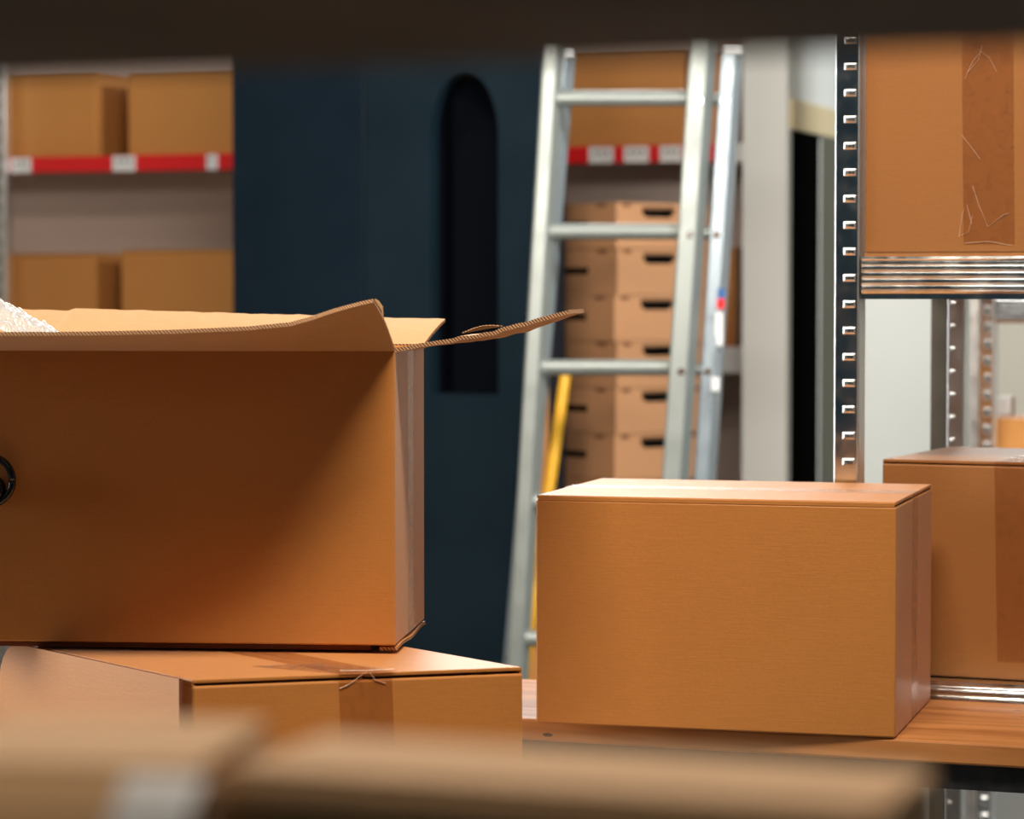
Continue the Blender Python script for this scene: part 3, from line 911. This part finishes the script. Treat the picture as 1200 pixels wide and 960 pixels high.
def crate_proto():
    t = thing('cardboard_crate', 'x', 'crate', (0, 0, 0))
    W_, H_ = CS, CH - 0.002
    e = 0.004
    # body: open crate, front corner at origin, right face along +x, left face along +y
    m = MB()
    # right face (y=0) with a handle slot
    hx0, hx1, hx2, hx3 = 0.084, 0.094, 0.178, 0.188
    hz0, hz1 = H_ * 0.68, H_ * 0.93
    for (x0, x1, z0, z1) in ((0, hx0, 0, H_), (hx3, W_, 0, H_), (hx0, hx3, 0, hz0), (hx0, hx3, hz1, H_)):
        m.box((x0, 0, z0), (x1, e, z1))
    m.box((hx0, 0, hz0), (hx1, e, hz0 + 0.006)).box((hx2, 0, hz0), (hx3, e, hz0 + 0.006))
    # left face (x=0) with a smaller slot
    a0, a1 = 0.11, 0.215
    for (y0, y1, z0, z1) in ((e, a0, 0, H_), (a1, W_, 0, H_), (a0, a1, 0, H_ * 0.45), (a0, a1, H_ * 0.6, H_)):
        m.box((0, y0, z0), (e, y1, z1))
    m.box((W_ - e, e, 0), (W_, W_, H_)).box((e, W_ - e, 0), (W_ - e, W_, H_)).box((e, e, 0), (W_ - e, W_ - e, 0.004))
    m.build('body', K4, t)
    MB().box((e, 0.03, H_ - 0.004), (W_ - e, 0.0305 + 0.12, H_ - 0.001)).box((0.02, e, H_ - 0.012), (W_ - 0.02, 0.03, H_ - 0.0085)).build('top_flap', K4, t)
    MB().box((e + 0.001, e + 0.001, 0.006), (W_ - e - 0.001, 0.02, H_ - 0.016)).box((e + 0.001, 0.021, 0.006), (0.02, W_ - e - 0.001, H_ - 0.016)).build('slot_shade', DARK, t)  # black sheets stand in for the shade inside the handle holes
    for a_, b_ in (((0.02, -0.0012), (0.045, 0)), ((CS - 0.06, -0.0012), (CS - 0.03, 0)), ((-0.0012, 0.04), (0, 0.075)), ((-0.0012, 0.20), (0, 0.23))):
        MB().box((*a_, H_ - 0.010), (*b_, H_ - 0.002)).build('locking_tab', SEAM, t)
    return t


names = ['topmost', 'second from top', 'third from top', 'fourth from top', 'fifth from top', 'sixth from top', 'seventh from top']
proto = crate_proto()
for k in range(7):
    if k == 0: o = proto
    else:
        o = proto.copy(); C.objects.link(o)
        for ch in list(proto.children):
            c = ch.copy(); C.objects.link(c); c.parent = o
    jx = [0, 0.003, -0.004, 0.002, 0, -0.003, 0.002][k]
    o.location = (corner.x + jx, corner.y, ztopc - CH * (k + 1)); o.rotation_euler = (0, 0, ca + jx * 3)
    tag(o, 'brown cardboard crate with black handle slots, %s in the stack behind the ladder' % names[k], 'crate', 'handled crates stacked behind the ladder')
zbs = ztopc - 7 * CH
carton('big cardboard carton under the stack of handled crates behind the ladder', (corner.x - 0.005, corner.y - 0.008, 0.0), ca, 0.30, 0.30, zbs - 0.0005, mat=K4, tape_on=False, name='base_carton')
# tall carton left of the crates
tc_ = at_y(619, 448, 6.40); tc2 = at_y(643, 470, 6.40)
carton('tall orange-brown carton behind the ladder, between cabinet and crate stack', (tc_.x, 6.40, 0), 0, tc2.x - tc_.x, 0.16, tc_.z, mat=K3, tape_on=False, name='tall_carton')
# yellow pole
yp0 = at_y(663, 437, 6.25); yp1 = at_y(645, 566, 6.20)
dirp = (yp1 - yp0); kz = yp0.z / -dirp.z
yb_ = yp0 + dirp * kz
pole = thing('yellow_pole', 'yellow pole leaning behind the ladder, in front of the crates', 'pole', yb_)
Iy = Matrix.Translation(-yb_)
MB().tube(yb_ + (yp0 - yb_) * 0.02, yp0, 0.013, 0.0125, n=18).build('shaft', YEL, pole, xf=Iy)
MB().tube(yp0, yp0 + (yp0 - yb_).normalized() * 0.015, 0.014, 0.009, n=18).build('end_cap', YEL, pole, xf=Iy)
MB().tube(yb_, yb_ + (yp0 - yb_) * 0.02, 0.016, 0.014, n=18).build('foot', BLKC, pole, xf=Iy)

# ------------------------------------------------------------------ second rack seen under the upper beam, at the right
r2 = at_y(1141, 345, 5.6); r2c = r2.dot(V); r20 = Vector((r2.x, r2.y, 0))
rack2 = thing('far_rack', 'second galvanised rack seen through the gap below the ridged beam, right edge', 'rack', r20, ROT)
post(rack2, (0.012, 0, 0), 2.2, W=0.028, sp=0.0338, hx=(0.35, 0.85), hh=0.016, mat=GALV)
MB().box((-0.006, 0.0, 0), (0.009, 0.05, 2.2)).build('post_flange', GALVD, rack2)
post(rack2, (0.9, 0, 0), 2.2, W=0.028, sp=0.0338, mat=GALV)
z2 = at_y(1180, 364, 5.6).z
z3 = at_y(1180, 525, 5.6).z
for zz, ii in ((z2 + 0.03, 0), (z3 - 0.03, 1)):
    ridged_beam(rack2, 0.044, 0.9, 0.001, zz)
    MB().box((0.044, 0.033, zz - 0.02), (0.9, 0.5, zz - 0.002)).build('shelf', GALVD, rack2)
cc = at_c(1163, 490, r2c + 0.06)
carton('small cardboard box on the far rack, right edge above the shaded box', (cc.x, cc.y, z3 - 0.03), ROT, 0.26, 0.22, cc.z - z3 + 0.03, mat=K3, tape_on=False)
wb = at_c(1164, 475, r2c + 0.30); wb2 = at_c(1193, 455, r2c + 0.30)
o = MB().box((0, 0, 0), (0.062, 0.05, 0.04)).build('white_packet', WHITE, xf=Matrix.Translation((wb.x, wb.y, cc.z + 0.0005)) @ Matrix.Rotation(ROT, 4, 'Z'), bevel=0.003)
o.data.transform(Matrix.Translation(V * -0.14))
tag(o, 'small white packet lying on the far cardboard box, right edge', 'packet')

# ------------------------------------------------------------------ near rack framing the view
NC1 = 0.85
zn = at_c(600, 74, NC1).z
n0 = -U * 0.95 + V * 0.55
nrack = thing('near_rack', 'dark blurred shelving unit framing the top of the view', 'rack', (n0.x, n0.y, 0), ROT)
NL = 1.75; ND = NC1 - 0.55
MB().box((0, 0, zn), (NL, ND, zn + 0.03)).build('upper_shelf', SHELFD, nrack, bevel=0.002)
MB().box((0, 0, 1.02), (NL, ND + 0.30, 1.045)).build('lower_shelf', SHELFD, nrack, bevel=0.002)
for x_ in (0, NL - 0.04):
    for y_ in (0, ND - 0.04):
        MB().box((x_, y_, 0), (x_ + 0.04, y_ + 0.04, 1.9)).build('post', DSTEEL, nrack, bevel=0.002)
ZF = 1.249
fa = at_z(262, 900, ZF); fb = at_z(1038, 950, ZF)
fy = math.atan2(fb.y - fa.y, fb.x - fa.x)
tf = carton('blurred pale cardboard box closest to us, bottom centre', (fa.x, fa.y, 1.0455), fy, (fb - fa).length, 0.078, ZF - 1.0455, mat=KFG, tape_on=False)
WF = (fb - fa).length
MB().sheet(lambda a, b: Vector((-WF / 2 + 0.003 + (WF - 0.006) * a, -0.039 - 0.02 * b, ZF - 1.0455 - 0.003 - 0.012 * b - 0.022 * b * b)), 20, 8, 0.003).build('front_flap', [KFG, EDGE], tf)  # added drooping flap, tilted to catch light on the dark front
ga = at_z(-110, 892, ZF + 0.004); gb = at_z(234, 900, ZF + 0.004)
gy = math.atan2(gb.y - ga.y, gb.x - ga.x)
t = carton('blurred cardboard box with a white patch, bottom left corner', (ga.x, ga.y, 1.0455), gy, (gb - ga).length, 0.10, ZF + 0.004 - 1.0455, mat=KFG, tape_on=False)
gl = (at_z(160, 900, ZF + 0.004) - ga).length
WG = (gb - ga).length
HG = ZF + 0.004 - 1.0455


def slope(a, b):
    return Vector((-WG / 2 + 0.004 + (WG - 0.008) * a, -0.05 - 0.035 * b, HG - 0.003 - 0.010 * b - 0.010 * b * b))


MB().sheet(slope, 20, 8, 0.003).build('front_flap', [KFG, EDGE], t)  # added flap, sloped so that it catches some light


def lab(a, b):
    q = slope((gl + 0.027 * a) / WG, 0.12 + 0.8 * b)
    return q + Vector((0, -0.0015, 0.0024))


MB().sheet(lab, 6, 6, 0.0004, 0, 0, 0).build('label', WHITE, t)  # thin white patch on the sloping flap
